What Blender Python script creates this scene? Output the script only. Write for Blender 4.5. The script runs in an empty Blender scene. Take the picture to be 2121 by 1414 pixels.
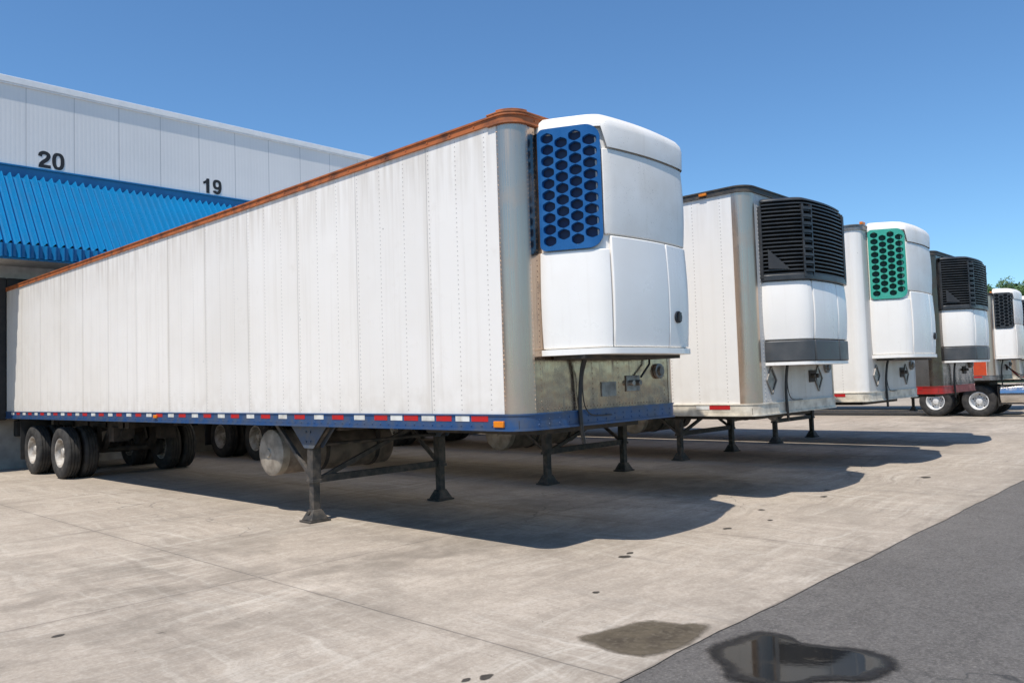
import bpy, bmesh, math, random
from mathutils import Vector, Matrix
random.seed(7)
D=bpy.data; C=bpy.context; COL=C.scene.collection
# ------------------------------------------------------------------ materials
class NT:
    def __init__(s,name):
        m=D.materials.new(name); m.use_nodes=True; s.m=m; s.t=m.node_tree
        s.b=s.t.nodes['Principled BSDF']; s.tc=None
    def n(s,ty,**k):
        x=s.t.nodes.new(ty)
        for a,v in k.items(): setattr(x,a,v)
        return x
    def l(s,a,b): s.t.links.new(a,b)
    def co(s):
        if not s.tc: s.tc=s.n('ShaderNodeTexCoord')
        return s.tc.outputs['Object']
    def scaled(s,sc,rot=(0,0,0),vec=None):
        mp=s.n('ShaderNodeMapping'); mp.inputs['Scale'].default_value=sc; mp.inputs['Rotation'].default_value=rot
        s.l(vec if vec is not None else s.co(),mp.inputs[0]); return mp.outputs[0]
    def noise(s,scale,detail=4,vec=None,rough=.55):
        x=s.n('ShaderNodeTexNoise'); x.inputs['Scale'].default_value=scale; x.inputs['Detail'].default_value=detail
        x.inputs['Roughness'].default_value=rough
        s.l(vec if vec is not None else s.co(),x.inputs['Vector']); return x.outputs['Fac']
    def ramp(s,f,a,b,va=0.,vb=1.):
        x=s.n('ShaderNodeMapRange'); x.inputs[1].default_value=a; x.inputs[2].default_value=b
        x.inputs[3].default_value=va; x.inputs[4].default_value=vb; s.l(f,x.inputs[0]); return x.outputs[0]
    def math(s,op,a,b=None,c=None):
        x=s.n('ShaderNodeMath',operation=op)
        for i,v in enumerate((a,b,c)):
            if v is None: continue
            if isinstance(v,(int,float)): x.inputs[i].default_value=v
            else: s.l(v,x.inputs[i])
        return x.outputs[0]
    def mix(s,f,a,b,mode='MIX'):
        x=s.n('ShaderNodeMix',data_type='RGBA',blend_type=mode)
        for sk,v in ((x.inputs[0],f),(x.inputs[6],a),(x.inputs[7],b)):
            if isinstance(v,(int,float)): sk.default_value=v
            elif isinstance(v,tuple): sk.default_value=(*v,1)
            else: s.l(v,sk)
        return x.outputs[2]
    def warp(s,scale,amt):
        dv=s.n('ShaderNodeVectorMath',operation='ADD'); s.l(s.co(),dv.inputs[0]); cmb=s.n('ShaderNodeCombineXYZ')
        s.l(s.ramp(s.noise(scale,3),0,1,-amt,amt),cmb.inputs[0]); s.l(s.ramp(s.noise(scale*.83,3),0,1,-amt,amt),cmb.inputs[1]); s.l(cmb.outputs[0],dv.inputs[1]); return dv.outputs[0]
    def vor(s,scale,vec=None,feature='F1'):
        v=s.n('ShaderNodeTexVoronoi',feature=feature); v.inputs['Scale'].default_value=scale; s.l(vec if vec is not None else s.co(),v.inputs['Vector']); return v.outputs['Distance']
    def bump(s,h,strength=.3,dist=.01):
        x=s.n('ShaderNodeBump'); x.inputs['Strength'].default_value=strength; x.inputs['Distance'].default_value=dist
        s.l(h,x.inputs['Height']); s.l(x.outputs[0],s.b.inputs['Normal'])
    def set(s,col=None,rough=None,metal=None,spec=None,alpha=None):
        for nm,v in (('Base Color',col),('Roughness',rough),('Metallic',metal),('Specular IOR Level',spec),('Alpha',alpha)):
            if v is None: continue
            if isinstance(v,tuple): s.b.inputs[nm].default_value=(*v,1)
            elif isinstance(v,(int,float)): s.b.inputs[nm].default_value=v
            else: s.l(v,s.b.inputs[nm])
        return s.m
def simple(name,c1,c2,rough=.5,metal=0,scale=6,bump=0,lo=.4,hi=.65,spec=None,rv=.1):
    k=NT(name); f=k.noise(scale,6); f2=k.ramp(f,lo,hi)
    col=k.mix(f2,c1,c2)
    if bump: k.bump(k.noise(scale*8,4),bump,.004)
    return k.set(col,k.ramp(f,.3,.7,rough-rv,rough+rv),metal,spec)
def wall_mat(name,c1,c2,dirt=(.54,.47,.38),metal=0,rough=.42,seam=1.25,tone=.05,amt=1.):
    k=NT(name); sp=k.n('ShaderNodeSeparateXYZ'); k.l(k.co(),sp.inputs[0]); y,z=sp.outputs[1],sp.outputs[2]
    big=k.ramp(k.noise(.6,5),.4,.68); col=k.mix(big,c1,c2)
    wn=k.n('ShaderNodeTexWhiteNoise',noise_dimensions='1D'); k.l(k.math('FLOOR',k.math('DIVIDE',y,seam)),wn.inputs['W'])
    tn=k.ramp(wn.outputs[0],0,1,1-tone,1)
    cx=k.n('ShaderNodeCombineXYZ'); [k.l(tn,cx.inputs[i]) for i in range(3)]
    col=k.mix(1.,col,cx.outputs[0],'MULTIPLY')
    st=k.noise(1,5,k.scaled((9,9,.25)),.65); col=k.mix(k.ramp(st,.53,.82,0,.32*amt),col,dirt)
    sm=k.noise(3.2,8,None,.7); col=k.mix(k.ramp(sm,.58,.85,0,.32*amt),col,dirt)
    gb=k.math('MULTIPLY',k.ramp(z,1.3,1.8,.45*amt,0),k.ramp(k.noise(5,6),.35,.7)); col=k.mix(gb,col,dirt)
    gt=k.math('MULTIPLY',k.ramp(z,3.4,4.1,0,.7*amt),k.ramp(k.noise(1,5,k.scaled((10,10,.8))),.40,.70)); col=k.mix(gt,col,dirt)
    col=k.mix(k.ramp(k.vor(2.2),.012,.03,.6,0),col,(.12,.1,.08))
    sc=k.noise(1,3,k.scaled((6,14,1.6),(.5,0,0)),.5); col=k.mix(k.ramp(sc,.77,.80,0,.4*amt),col,(.2,.17,.14))
    d=k.math('PINGPONG',y,seam/2); seamf=k.ramp(d,.003,.008,1,0)
    lap=k.ramp(k.math('PINGPONG',k.math('ADD',y,.03),seam/2),.028,.032,1,0)
    col=k.mix(k.math('MULTIPLY',k.ramp(d,.0,.07,.35*amt,0),k.ramp(st,.4,.65)),col,dirt)
    col=k.mix(k.math('MULTIPLY',seamf,.40),col,(.2,.18,.16))
    dy=k.math('PINGPONG',k.math('ADD',y,.035),seam/6); dz=k.math('PINGPONG',z,.024)
    r=k.math('SQRT',k.math('ADD',k.math('MULTIPLY',dy,dy),k.math('MULTIPLY',dz,dz)))
    rv=k.ramp(r,.0045,.0095,1,0); col=k.mix(k.math('MULTIPLY',rv,.6),col,(.2,.17,.145))
    h=k.math('ADD',k.math('MULTIPLY',seamf,-1.),rv); h=k.math('ADD',h,k.math('MULTIPLY',k.noise(1.6,3),1.8)); h=k.math('ADD',h,k.math('MULTIPLY',lap,.5))
    k.bump(h,.34,.006)
    return k.set(col,k.ramp(sm,.3,.7,rough-.1,rough+.15),metal)
M={}
M['white_wall']=wall_mat('worn_white_panel',(.90,.85,.78),(.86,.805,.725))
M['white_wall2']=wall_mat('clean_white_panel',(.89,.855,.80),(.86,.82,.76),tone=.03,amt=.6)
M['alu_wall']=wall_mat('grey_aluminium_panel',(.30,.285,.265),(.22,.205,.19),(.13,.105,.08),metal=.75,rough=.3)
M['orange_wall']=simple('orange_paint',(.60,.075,.02),(.5,.06,.02),.45)
M['rust']=simple('rust_orange_brown_paint',(.46,.135,.035),(.17,.06,.028),.65,0,5,.4,.46,.7)
M['dark_rail']=simple('dark_roof_edge',(.05,.045,.04),(.1,.08,.06),.6,0,9,.2)
M['blue_rail']=simple('navy_blue_rail_paint',(.020,.072,.19),(.06,.085,.14),.4,0,7,.15)
M['blue_grille']=simple('cobalt_blue_plastic',(.010,.090,.27),(.014,.11,.31),.28,0,5,0)
M['teal_grille']=simple('teal_plastic',(.04,.36,.26),(.06,.40,.29),.4,0,5,0)
M['black_grille']=simple('charcoal_plastic',(.027,.028,.03),(.048,.049,.05),.38,0,5,0)
M['emblem']=simple('charcoal_emblem_plastic',(.025,.026,.028),(.035,.036,.038),.6,0,5,0)
M['grey_plastic']=simple('slate_grey_plastic',(.062,.064,.066),(.085,.085,.085),.45,0,5,0)
def white_gloss(name,c1,c2,speck,rough):
    k=NT(name); f=k.noise(2.2,5); col=k.mix(k.ramp(f,.4,.75),c1,c2)
    st=k.noise(1,5,k.scaled((11,11,.5)),.6); col=k.mix(k.ramp(st,.54,.8,0,.25),col,(.55,.48,.39))
    sv=k.math('MULTIPLY',k.ramp(k.vor(40),.08,.2,speck,0),k.ramp(k.noise(3,5),.42,.62)); col=k.mix(sv,col,(.25,.22,.19))
    return k.set(col,k.ramp(f,.3,.7,rough-.06,rough+.1))
M['unit_white']=white_gloss('white_gloss_fibreglass',(.93,.885,.82),(.90,.85,.78),.15,.3)
M['cap_white']=white_gloss('weathered_white_fibreglass',(.90,.85,.78),(.78,.72,.64),.8,.42)
def chrome(name,c,rough,dirt,amt,metal=1.,wav=3.,low=.8):
    k=NT(name); s=k.noise(1,4,k.scaled((60,60,.6))); big=k.noise(2.5,8,None,.65)
    sp=k.n('ShaderNodeSeparateXYZ'); k.l(k.co(),sp.inputs[0])
    f=k.ramp(big,.52,.68,0,amt)
    lowd=k.math('MULTIPLY',k.ramp(sp.outputs[2],1.35,2.0,low,0),k.ramp(k.noise(4,8,None,.7),.44,.60)); f=k.math('MAXIMUM',f,lowd)
    rn=k.noise(1,5,k.scaled((14,14,1.2)),.6); f=k.math('MAXIMUM',f,k.ramp(rn,.56,.72,0,amt))
    k.bump(k.math('ADD',s,k.math('MULTIPLY',k.noise(3,2),wav)),.08,.012)
    k.l(k.ramp(f,0,1,metal,.15),k.b.inputs['Metallic'])
    return k.set(k.mix(f,c,dirt),k.math('ADD',k.ramp(s,.3,.7,rough-.06,rough+.08),k.math('MULTIPLY',f,.3)))
M['post']=chrome('brushed_aluminium_corner',(.62,.47,.355),.30,(.30,.25,.2),.2,.93,2.,.4)
M['front_alu']=chrome('dirty_polished_aluminium',(.46,.345,.26),.14,(.14,.105,.075),.6,.97,6.,.6)
M['front_dark']=chrome('dark_polished_steel',(.13,.10,.078),.16,(.06,.045,.033),.6,.9,6.,.7)
M['steel']=simple('dull_steel',(.32,.30,.28),(.18,.165,.15),.45,.7,8,.1)
M['chrome']=simple('polished_steel',(.75,.74,.72),(.6,.59,.57),.15,1,4,0)
M['under']=simple('grimy_black_underframe',(.028,.025,.022),(.075,.06,.048),.8,0,6,.4)
M['gear']=simple('grimy_landing_gear',(.045,.042,.038),(.12,.10,.08),.7,.1,10,.3)
M['gear_top']=simple('blue_grey_steel',(.06,.09,.14),(.12,.12,.12),.6,.1,8,.3)
M['tank']=simple('brown_dusty_tank',(.24,.19,.145),(.12,.095,.073),.6,.1,5,.2)
M['tank_end']=simple('dusty_tan_tank_end',(.36,.31,.245),(.21,.175,.135),.65,0,6,.2)
M['rubber']=simple('dusty_tyre_rubber',(.022,.021,.02),(.055,.05,.044),.85,0,7,.3)
M['rim']=simple('dusty_white_steel_rim',(.55,.52,.47),(.30,.25,.2),.5,.1,9,.1)
M['rim_white']=simple('white_steel_rim',(.75,.75,.73),(.6,.58,.55),.4,.0,9,0)
M['hose']=simple('black_hose',(.02,.02,.02),(.04,.038,.035),.5)
M['red_tape']=simple('red_reflective_tape',(.55,.012,.015),(.42,.02,.02),.35)
M['white_tape']=simple('silver_reflective_tape',(.78,.77,.72),(.55,.52,.46),.35)
M['amber']=simple('amber_lens',(.8,.24,.01),(.7,.18,.01),.25)
M['red_rail']=simple('red_rail_paint',(.42,.02,.015),(.3,.03,.02),.45)
M['cream_rail']=simple('cream_rail_paint',(.72,.65,.53),(.48,.42,.33),.5,0,7,.1)
M['dark']=simple('dark_interior',(.008,.008,.009),(.015,.015,.015),.9)
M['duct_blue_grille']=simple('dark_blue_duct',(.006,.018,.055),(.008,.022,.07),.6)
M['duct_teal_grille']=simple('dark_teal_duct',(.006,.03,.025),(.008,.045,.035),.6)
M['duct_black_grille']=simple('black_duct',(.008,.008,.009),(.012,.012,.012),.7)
M['glass']=simple('tinted_glass',(.02,.025,.03),(.03,.03,.035),.06)
M['truck_paint']=simple('white_cab_paint',(.8,.8,.8),(.75,.75,.74),.25)
M['seal']=simple('black_dock_seal',(.02,.02,.02),(.04,.038,.036),.85,0,5,.3)
M['awn_under']=simple('soffit_light_metal',(.66,.65,.63),(.52,.51,.49),.6)
M['conc_wall']=simple('grey_concrete_wall',(.40,.36,.31),(.27,.24,.21),.9,0,3,.3)
M['door']=simple('white_dock_door',(.55,.56,.57),(.45,.45,.45),.5)
M['black_sign']=simple('black_lettering',(.012,.012,.013),(.018,.018,.02),.6)
def facade_mat():
    k=NT('ribbed_pale_grey_cladding'); sp=k.n('ShaderNodeSeparateXYZ'); k.l(k.co(),sp.inputs[0]); x=sp.outputs[0]
    rib=k.math('PINGPONG',x,.05); ribf=k.ramp(rib,.012,.03)
    seam=k.ramp(k.math('PINGPONG',k.math('ADD',x,.53),.545),.006,.014,1,0)
    col=k.mix(k.ramp(k.noise(.6,4),.4,.7),(.77,.74,.705),(.72,.695,.665))
    col=k.mix(k.ramp(k.noise(1,4,k.scaled((4,4,.2))),.55,.8,0,.18),col,(.5,.48,.45))
    col=k.mix(k.math('MULTIPLY',ribf,.05),col,(.5,.5,.51))
    col=k.mix(k.math('MULTIPLY',seam,.55),col,(.28,.28,.29))
    k.bump(k.math('SUBTRACT',k.math('MULTIPLY',ribf,.6),k.math('MULTIPLY',seam,.8)),.16,.010); return k.set(col,.5)
M['facade']=facade_mat()
M['coping']=simple('white_metal_coping',(.82,.80,.77),(.75,.74,.72),.45)
M['awning']=simple('bright_blue_corrugated_metal',(.009,.20,.43),(.009,.175,.38),.28,0,2,0)
M['awning2']=simple('bright_blue_flashing',(.006,.16,.37),(.008,.135,.32),.4,0,2,0)
def concrete():
    k=NT('worn_concrete'); sp=k.n('ShaderNodeSeparateXYZ'); k.l(k.co(),sp.inputs[0])
    n1=k.noise(.3,6,None,.6); n2=k.noise(2.0,9,None,.75); n3=k.noise(30,6,None,.8); n4=k.noise(.9,7,k.warp(1.3,.5),.65); n5=k.noise(8,7,None,.75)
    col=k.mix(k.ramp(n1,.35,.65),(.48,.405,.322),(.385,.32,.25))
    fl=k.n('ShaderNodeVectorMath',operation='FLOOR'); mp=k.n('ShaderNodeMapping'); mp.inputs['Location'].default_value=(-3.65/3.95+10,-6.63/3.95+10,0); mp.inputs['Scale'].default_value=(1/3.95,1/3.95,0); k.l(k.co(),mp.inputs[0]); k.l(mp.outputs[0],fl.inputs[0])
    wn=k.n('ShaderNodeTexWhiteNoise',noise_dimensions='2D'); k.l(fl.outputs[0],wn.inputs['Vector']); col=k.mix(k.math('MULTIPLY',wn.outputs[0],.22),col,(.28,.235,.185))
    col=k.mix(k.ramp(n4,.44,.68,0,.65),col,(.30,.25,.195))
    col=k.mix(k.ramp(n2,.46,.70,0,.5),col,(.27,.225,.175))
    col=k.mix(k.ramp(n2,.46,.30,0,.4),col,(.56,.49,.40))
    col=k.mix(k.ramp(n5,.51,.68,0,.32),col,(.25,.208,.163)); col=k.mix(k.ramp(n5,.46,.31,0,.28),col,(.57,.51,.425))
    wv=k.warp(.7,.35)
    for rot,sc,am,c_ in ((.55,(.35,7,1),.65,(.22,.182,.142)),(.35,(.3,11,1),.6,(.61,.55,.46)),(-.25,(9,.3,1),.55,(.61,.55,.46)),(-.2,(6,.25,1),.55,(.22,.182,.144)),(1.2,(.35,6,1),.5,(.24,.2,.158))):
        a=k.noise(1,6,k.scaled(sc,(0,0,rot),wv),.68); msk=k.math('MULTIPLY',k.ramp(a,.50,.68,0,am),k.ramp(k.noise(.45+abs(rot)*.2,3),.42,.6)); col=k.mix(msk,col,c_)
    col=k.mix(k.ramp(n3,.48,.64,0,.42),col,(.23,.19,.15)); col=k.mix(k.ramp(n3,.46,.34,0,.3),col,(.62,.56,.475))
    wd=k.warp(8,.12)
    for sc,t,am in ((1.1,.055,.8),(3.1,.05,.7),(.45,.05,.7),(7,.07,.55)):
        msk=k.math('MULTIPLY',k.ramp(k.vor(sc,wd),t*.5,t,1,0),k.ramp(k.noise(.8,2),.40,.54,0,am)); col=k.mix(msk,col,(.085,.07,.052))
    dz=k.math('MULTIPLY',k.math('MULTIPLY',k.ramp(sp.outputs[1],4.3,5.6),k.ramp(sp.outputs[1],10,8.)),k.ramp(n4,.45,.62,0,.45)); col=k.mix(dz,col,(.15,.125,.095))
    ck=k.vor(.42,k.warp(1.6,.45),'DISTANCE_TO_EDGE'); cm=k.math('MULTIPLY',k.ramp(ck,.0012,.005,1,0),k.ramp(k.noise(.25,2),.52,.58)); col=k.mix(k.math('MULTIPLY',cm,.55),col,(.12,.105,.09))
    jx=k.math('PINGPONG',k.math('SUBTRACT',k.math('ADD',sp.outputs[0],k.ramp(n2,0,1,-.012,.012)),3.65-3.95*4),1.975)
    jy=k.math('PINGPONG',k.math('SUBTRACT',k.math('ADD',sp.outputs[1],k.ramp(n2,0,1,-.012,.012)),6.63-3.95*4),1.975)
    j=k.math('MAXIMUM',k.ramp(jx,.004,.010,1,0),k.ramp(jy,.004,.010,1,0))
    col=k.mix(k.math('MULTIPLY',j,k.ramp(n4,.3,.7,.4,.8)),col,(.11,.095,.08))
    jj=k.math('MAXIMUM',k.ramp(jx,.0,.15,1,0),k.ramp(jy,.0,.15,1,0))
    col=k.mix(k.math('MULTIPLY',jj,k.ramp(n2,.4,.7,0,.5)),col,(.2,.168,.132))
    eg=k.math('MULTIPLY',k.ramp(sp.outputs[1],2.68,3.2,.55,0),k.ramp(n2,.35,.65)); col=k.mix(eg,col,(.21,.176,.138))
    k.bump(k.math('SUBTRACT',k.math('ADD',k.math('MULTIPLY',n3,.5),k.math('MULTIPLY',n2,.7)),k.math('ADD',j,cm)),.42,.012)
    return k.set(col,k.ramp(n2,.3,.7,.75,.95))
M['concrete']=concrete()
def asphalt():
    k=NT('worn_asphalt'); n1=k.noise(.5,6); n2=k.noise(3,8,None,.75); n3=k.noise(50,5,None,.85); n4=k.noise(16,6,None,.75)
    col=k.mix(k.ramp(n1,.35,.65),(.148,.133,.117),(.115,.103,.091))
    col=k.mix(k.ramp(n2,.45,.7,0,.5),col,(.082,.074,.066)); col=k.mix(k.ramp(n2,.45,.28,0,.45),col,(.19,.172,.152))
    col=k.mix(k.ramp(n4,.48,.68,0,.4),col,(.21,.19,.167)); col=k.mix(k.ramp(n4,.46,.30,0,.45),col,(.058,.052,.047))
    col=k.mix(k.ramp(n3,.52,.64,0,.65),col,(.30,.273,.24)); col=k.mix(k.ramp(n3,.46,.34,0,.65),col,(.034,.031,.028))
    a=k.noise(1,5,k.scaled((.4,5,1))); col=k.mix(k.ramp(a,.55,.78,0,.4),col,(.19,.172,.152))
    col=k.mix(k.math('MULTIPLY',k.ramp(k.vor(1.7,k.warp(6,.1)),.03,.07,.7,0),k.ramp(n1,.4,.6)),col,(.03,.03,.03))
    ck=k.vor(.5,k.warp(1.4,.5),'DISTANCE_TO_EDGE'); cm=k.math('MULTIPLY',k.ramp(ck,.001,.006,1,0),k.ramp(k.noise(.3,2),.5,.56)); col=k.mix(k.math('MULTIPLY',cm,.6),col,(.02,.02,.02))
    k.bump(k.math('ADD',n3,n4),.8,.014); return k.set(col,k.ramp(n2,.3,.7,.75,.95))
M['asphalt']=asphalt()
def decal(name,kind):
    k=NT(name); at=k.n('ShaderNodeAttribute',attribute_name='edge'); e=at.outputs['Fac']
    n=k.noise(4.5,8,None,.65); n2=k.noise(22,5); ed=k.math('ADD',e,k.math('MULTIPLY',k.math('SUBTRACT',n,.5),.34)); ed=k.math('ADD',ed,k.math('MULTIPLY',k.math('SUBTRACT',n2,.5),.07))
    k.bump(n2,.05,.003)
    if kind=='water':
        f=k.ramp(ed,.70,.86); al=k.ramp(ed,.86,.97,.96,0)
        silt=k.ramp(n,.56,.68)
        col=k.mix(silt,(.012,.011,.010),(.035,.028,.020)); col=k.mix(f,col,k.mix(k.ramp(n2,.4,.6),(.020,.018,.016),(.032,.029,.026)))
        ro=k.math('MAXIMUM',k.ramp(f,0,1,.03,.7),k.math('MULTIPLY',silt,.18))
        return k.set(col,ro,0,k.ramp(f,0,1,.17,.2),al)
    if kind=='stain':
        f=k.ramp(ed,.60,.88); al=k.ramp(ed,.80,.96,.93,0)
        col=k.mix(k.ramp(n,.38,.62),(.125,.10,.066),(.068,.053,.036)); col=k.mix(f,col,(.12,.096,.066)); col=k.mix(k.ramp(n2,.5,.66,0,.5),col,(.18,.15,.11))
        return k.set(col,k.ramp(n,.35,.65,.5,.8),0,.25,al)
    al=k.ramp(ed,.72,.95,.9,0); return k.set(k.mix(k.ramp(n,.4,.6),(.045,.037,.03),(.075,.064,.052)),.7,0,.3,al)
M['puddle']=decal('standing_water_on_asphalt','water'); M['stain']=decal('damp_oily_concrete','stain'); M['oil']=decal('oil_drip','oil')
M['bark']=simple('bark',(.09,.065,.045),(.05,.038,.028),.9,0,5,.5)
def leafm():
    k=NT('leaves'); f=k.ramp(k.noise(.9,4),.35,.65)
    return k.set(k.mix(f,(.045,.10,.022),(.085,.15,.035)),.6)
M['leaf']=leafm()
M['grass']=simple('grass_verge',(.05,.085,.025),(.08,.1,.04),.9,0,1.5,.5)
# ------------------------------------------------------------------ mesh builder
class MB:
    def __init__(s): s.v=[]; s.f=[]; s.mi=[]
    def add(s,vs,fs,mi=0):
        o=len(s.v); s.v+=[tuple(p) for p in vs]; s.f+=[tuple(i+o for i in f) for f in fs]; s.mi+=[mi]*len(fs); return s
    def box(s,a,b,mi=0):
        x0,y0,z0=a; x1,y1,z1=b
        return s.add([(x0,y0,z0),(x1,y0,z0),(x1,y1,z0),(x0,y1,z0),(x0,y0,z1),(x1,y0,z1),(x1,y1,z1),(x0,y1,z1)],
          [(0,3,2,1),(4,5,6,7),(0,1,5,4),(1,2,6,5),(2,3,7,6),(3,0,4,7)],mi)
    def beam(s,p,q,w,h,mi=0):
        p=Vector(p);q=Vector(q);d=(q-p).normalized(); up=Vector((0,0,1)) if abs(d.z)<.95 else Vector((0,1,0))
        r=d.cross(up).normalized()*w/2; u=r.cross(d).normalized()*h/2
        return s.add([p-r-u,p+r-u,p+r+u,p-r+u,q-r-u,q+r-u,q+r+u,q-r+u],[(0,3,2,1),(4,5,6,7),(0,1,5,4),(1,2,6,5),(2,3,7,6),(3,0,4,7)],mi)
    def lathe(s,prof,o,ax,n=28,mi=0,caps=True):
        ax=Vector(ax).normalized(); a=ax.orthogonal().normalized(); b=ax.cross(a); o=Vector(o); vs=[];fs=[]
        for t,r in prof:
            for i in range(n):
                th=2*math.pi*i/n; vs.append(o+ax*t+(a*math.cos(th)+b*math.sin(th))*max(r,.0005))
        for j in range(len(prof)-1):
            for i in range(n):
                k=(i+1)%n; fs.append((j*n+i,j*n+k,(j+1)*n+k,(j+1)*n+i))
        if caps: fs.append(tuple(range(n))); fs.append(tuple((len(prof)-1)*n+i for i in range(n)))
        return s.add(vs,fs,mi)
    def cyl(s,p,q,r,n=20,mi=0):
        p=Vector(p);q=Vector(q); return s.lathe([(0,r),((q-p).length,r)],p,q-p,n,mi)
    def tube(s,pts,r,n=8,mi=0):
        P=[Vector(p) for p in pts]; vs=[];fs=[]; last=None
        for i,p in enumerate(P):
            d=(P[min(i+1,len(P)-1)]-P[max(i-1,0)]).normalized()
            a=d.orthogonal().normalized() if last is None else (last-d*last.dot(d)).normalized(); last=a; b=d.cross(a)
            vs+=[p+(a*math.cos(2*math.pi*k/n)+b*math.sin(2*math.pi*k/n))*r for k in range(n)]
        for j in range(len(P)-1):
            for i in range(n): fs.append((j*n+i,j*n+(i+1)%n,(j+1)*n+(i+1)%n,(j+1)*n+i))
        fs.append(tuple(range(n))); fs.append(tuple((len(P)-1)*n+i for i in range(n)))
        return s.add(vs,fs,mi)
    def prism(s,poly,a,b,axis=2,mi=0):
        n=len(poly)
        def mk(p,h):
            l=list(p); l.insert(axis,h); return tuple(l)
        vs=[mk(p,a) for p in poly]+[mk(p,b) for p in poly]
        fs=[tuple(range(n)),tuple(range(n,2*n))]+[(i,(i+1)%n,n+(i+1)%n,n+i) for i in range(n)]
        return s.add(vs,fs,mi)
    def mesh(s,name,mats,angle=35,recalc=True):
        me=D.meshes.new(name); me.from_pydata(s.v,[],s.f)
        for m in mats: me.materials.append(M[m])
        for p,i in zip(me.polygons,s.mi): p.material_index=i
        if recalc:
            bm=bmesh.new(); bm.from_mesh(me); bmesh.ops.recalc_face_normals(bm,faces=bm.faces); bm.to_mesh(me); bm.free()
        for p in me.polygons: p.use_smooth=True
        try: me.set_sharp_from_angle(angle=math.radians(angle))
        except Exception: pass
        return me
def link(name,me,parent=None,bev=0,loc=None,label=None):
    o=D.objects.new(name,me); COL.objects.link(o)
    if parent: o.parent=parent
    if loc: o.location=loc
    if bev:
        b=o.modifiers.new('bevel','BEVEL'); b.width=bev; b.segments=2; b.limit_method='ANGLE'; b.angle_limit=math.radians(40)
    if label: o['label']=label
    return o
def obj(mb,name,mats,parent=None,bev=0,loc=None,label=None,angle=35,recalc=True):
    if isinstance(mats,str): mats=[mats]
    return link(name,mb.mesh(name,mats,angle,recalc),parent,bev,loc,label)
def empty(name,parent=None,loc=(0,0,0)):
    o=D.objects.new(name,None); COL.objects.link(o); o.location=loc; o.empty_display_size=.3
    if parent: o.parent=parent
    return o
def catmull(P,sub=8):
    out=[]
    for i in range(len(P)-1):
        p0=Vector(P[max(i-1,0)]);p1=Vector(P[i]);p2=Vector(P[i+1]);p3=Vector(P[min(i+2,len(P)-1)])
        for k in range(sub):
            t=k/sub; out.append(.5*((2*p1)+(-p0+p2)*t+(2*p0-5*p1+4*p2-p3)*t*t+(-p0+3*p1-3*p2+p3)*t**3))
    out.append(Vector(P[-1])); return out
# ------------------------------------------------------------------ wheels
cache={}
def wheel(parent,x,y,side,rimm='rim',r=.52,dished=True):
    key=(rimm,r,dished)
    if key not in cache:
        w=.135
        t=MB(); pr=[(-w*.75,r*.56),(-w*.95,r*.62),(-w,r*.78),(-w*.93,r*.93),(-w*.8,r*.985),(-w*.55,r)]
        for gx in (-.055,0,.055): pr+=[(gx-.008,r),(gx-.006,r-.016),(gx+.006,r-.016),(gx+.008,r)]
        pr+=[(w*.55,r),(w*.8,r*.985),(w*.93,r*.93),(w,r*.78),(w*.95,r*.62),(w*.75,r*.56),(-w*.75,r*.56)]
        t.lathe(pr,(0,0,0),(1,0,0),40,0,False)
        tm=t.mesh('tyre',['rubber'],50)
        q=MB(); d=.06 if dished else -.06
        q.lathe([(-w*.80,r*.575),(-w*.86,r*.56),(-w*.8,r*.52),(-w*.5,r*.50),(d-.02,r*.47),(d,r*.40),(d-.02,r*.26),(d-.02,r*.22),(d-.1,r*.19),(d-.13,r*.17),(d-.135,0)],(0,0,0),(1,0,0),32,0,False)
        for i in range(10):
            a=2*math.pi*i/10; q.cyl((d-.045,math.cos(a)*r*.3,math.sin(a)*r*.3),(d-.0,math.cos(a)*r*.3,math.sin(a)*r*.3),.014,8,1)
            a+=.31
            if i%2==0: q.cyl((d-.014,math.cos(a)*r*.42,math.sin(a)*r*.42),(d+.004,math.cos(a)*r*.42,math.sin(a)*r*.42),.028,12,2)
        qm=q.mesh('rim',[rimm,'steel','dark'],35)
        cache[key]=(tm,qm)
    tm,qm=cache[key]
    e=empty('wheel',parent,(x,y,r))
    if side>0: e.rotation_euler=(0,0,math.pi)
    link('tyre',tm,e); link('rim',qm,e)
    return e
def axle_set(parent,W,ys,rimm='rim',r=.52):
    for y in ys:
        for s,x0,x1 in ((-1,.17,.49),(1,W-.17,W-.49)):
            wheel(parent,x0,y,s,rimm,r,True); wheel(parent,x1,y,-s,'rim',r,False)
        m=MB(); m.cyl((.3,y,r),(W-.3,y,r),.065,14)
        for xx in (.75,W-.75):
            m.box((xx-.05,y-.09,r-.02),(xx+.05,y+.09,1.02)); m.cyl((xx+.02,y+.12,r+.05),(xx+.02,y+.34,r+.08),.085,14)
        m.cyl((.62,y,r),(.70,y,r),.2,18); m.cyl((W-.7,y,r),(W-.62,y,r),.2,18)
        obj(m,'axle','under',parent)
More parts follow.
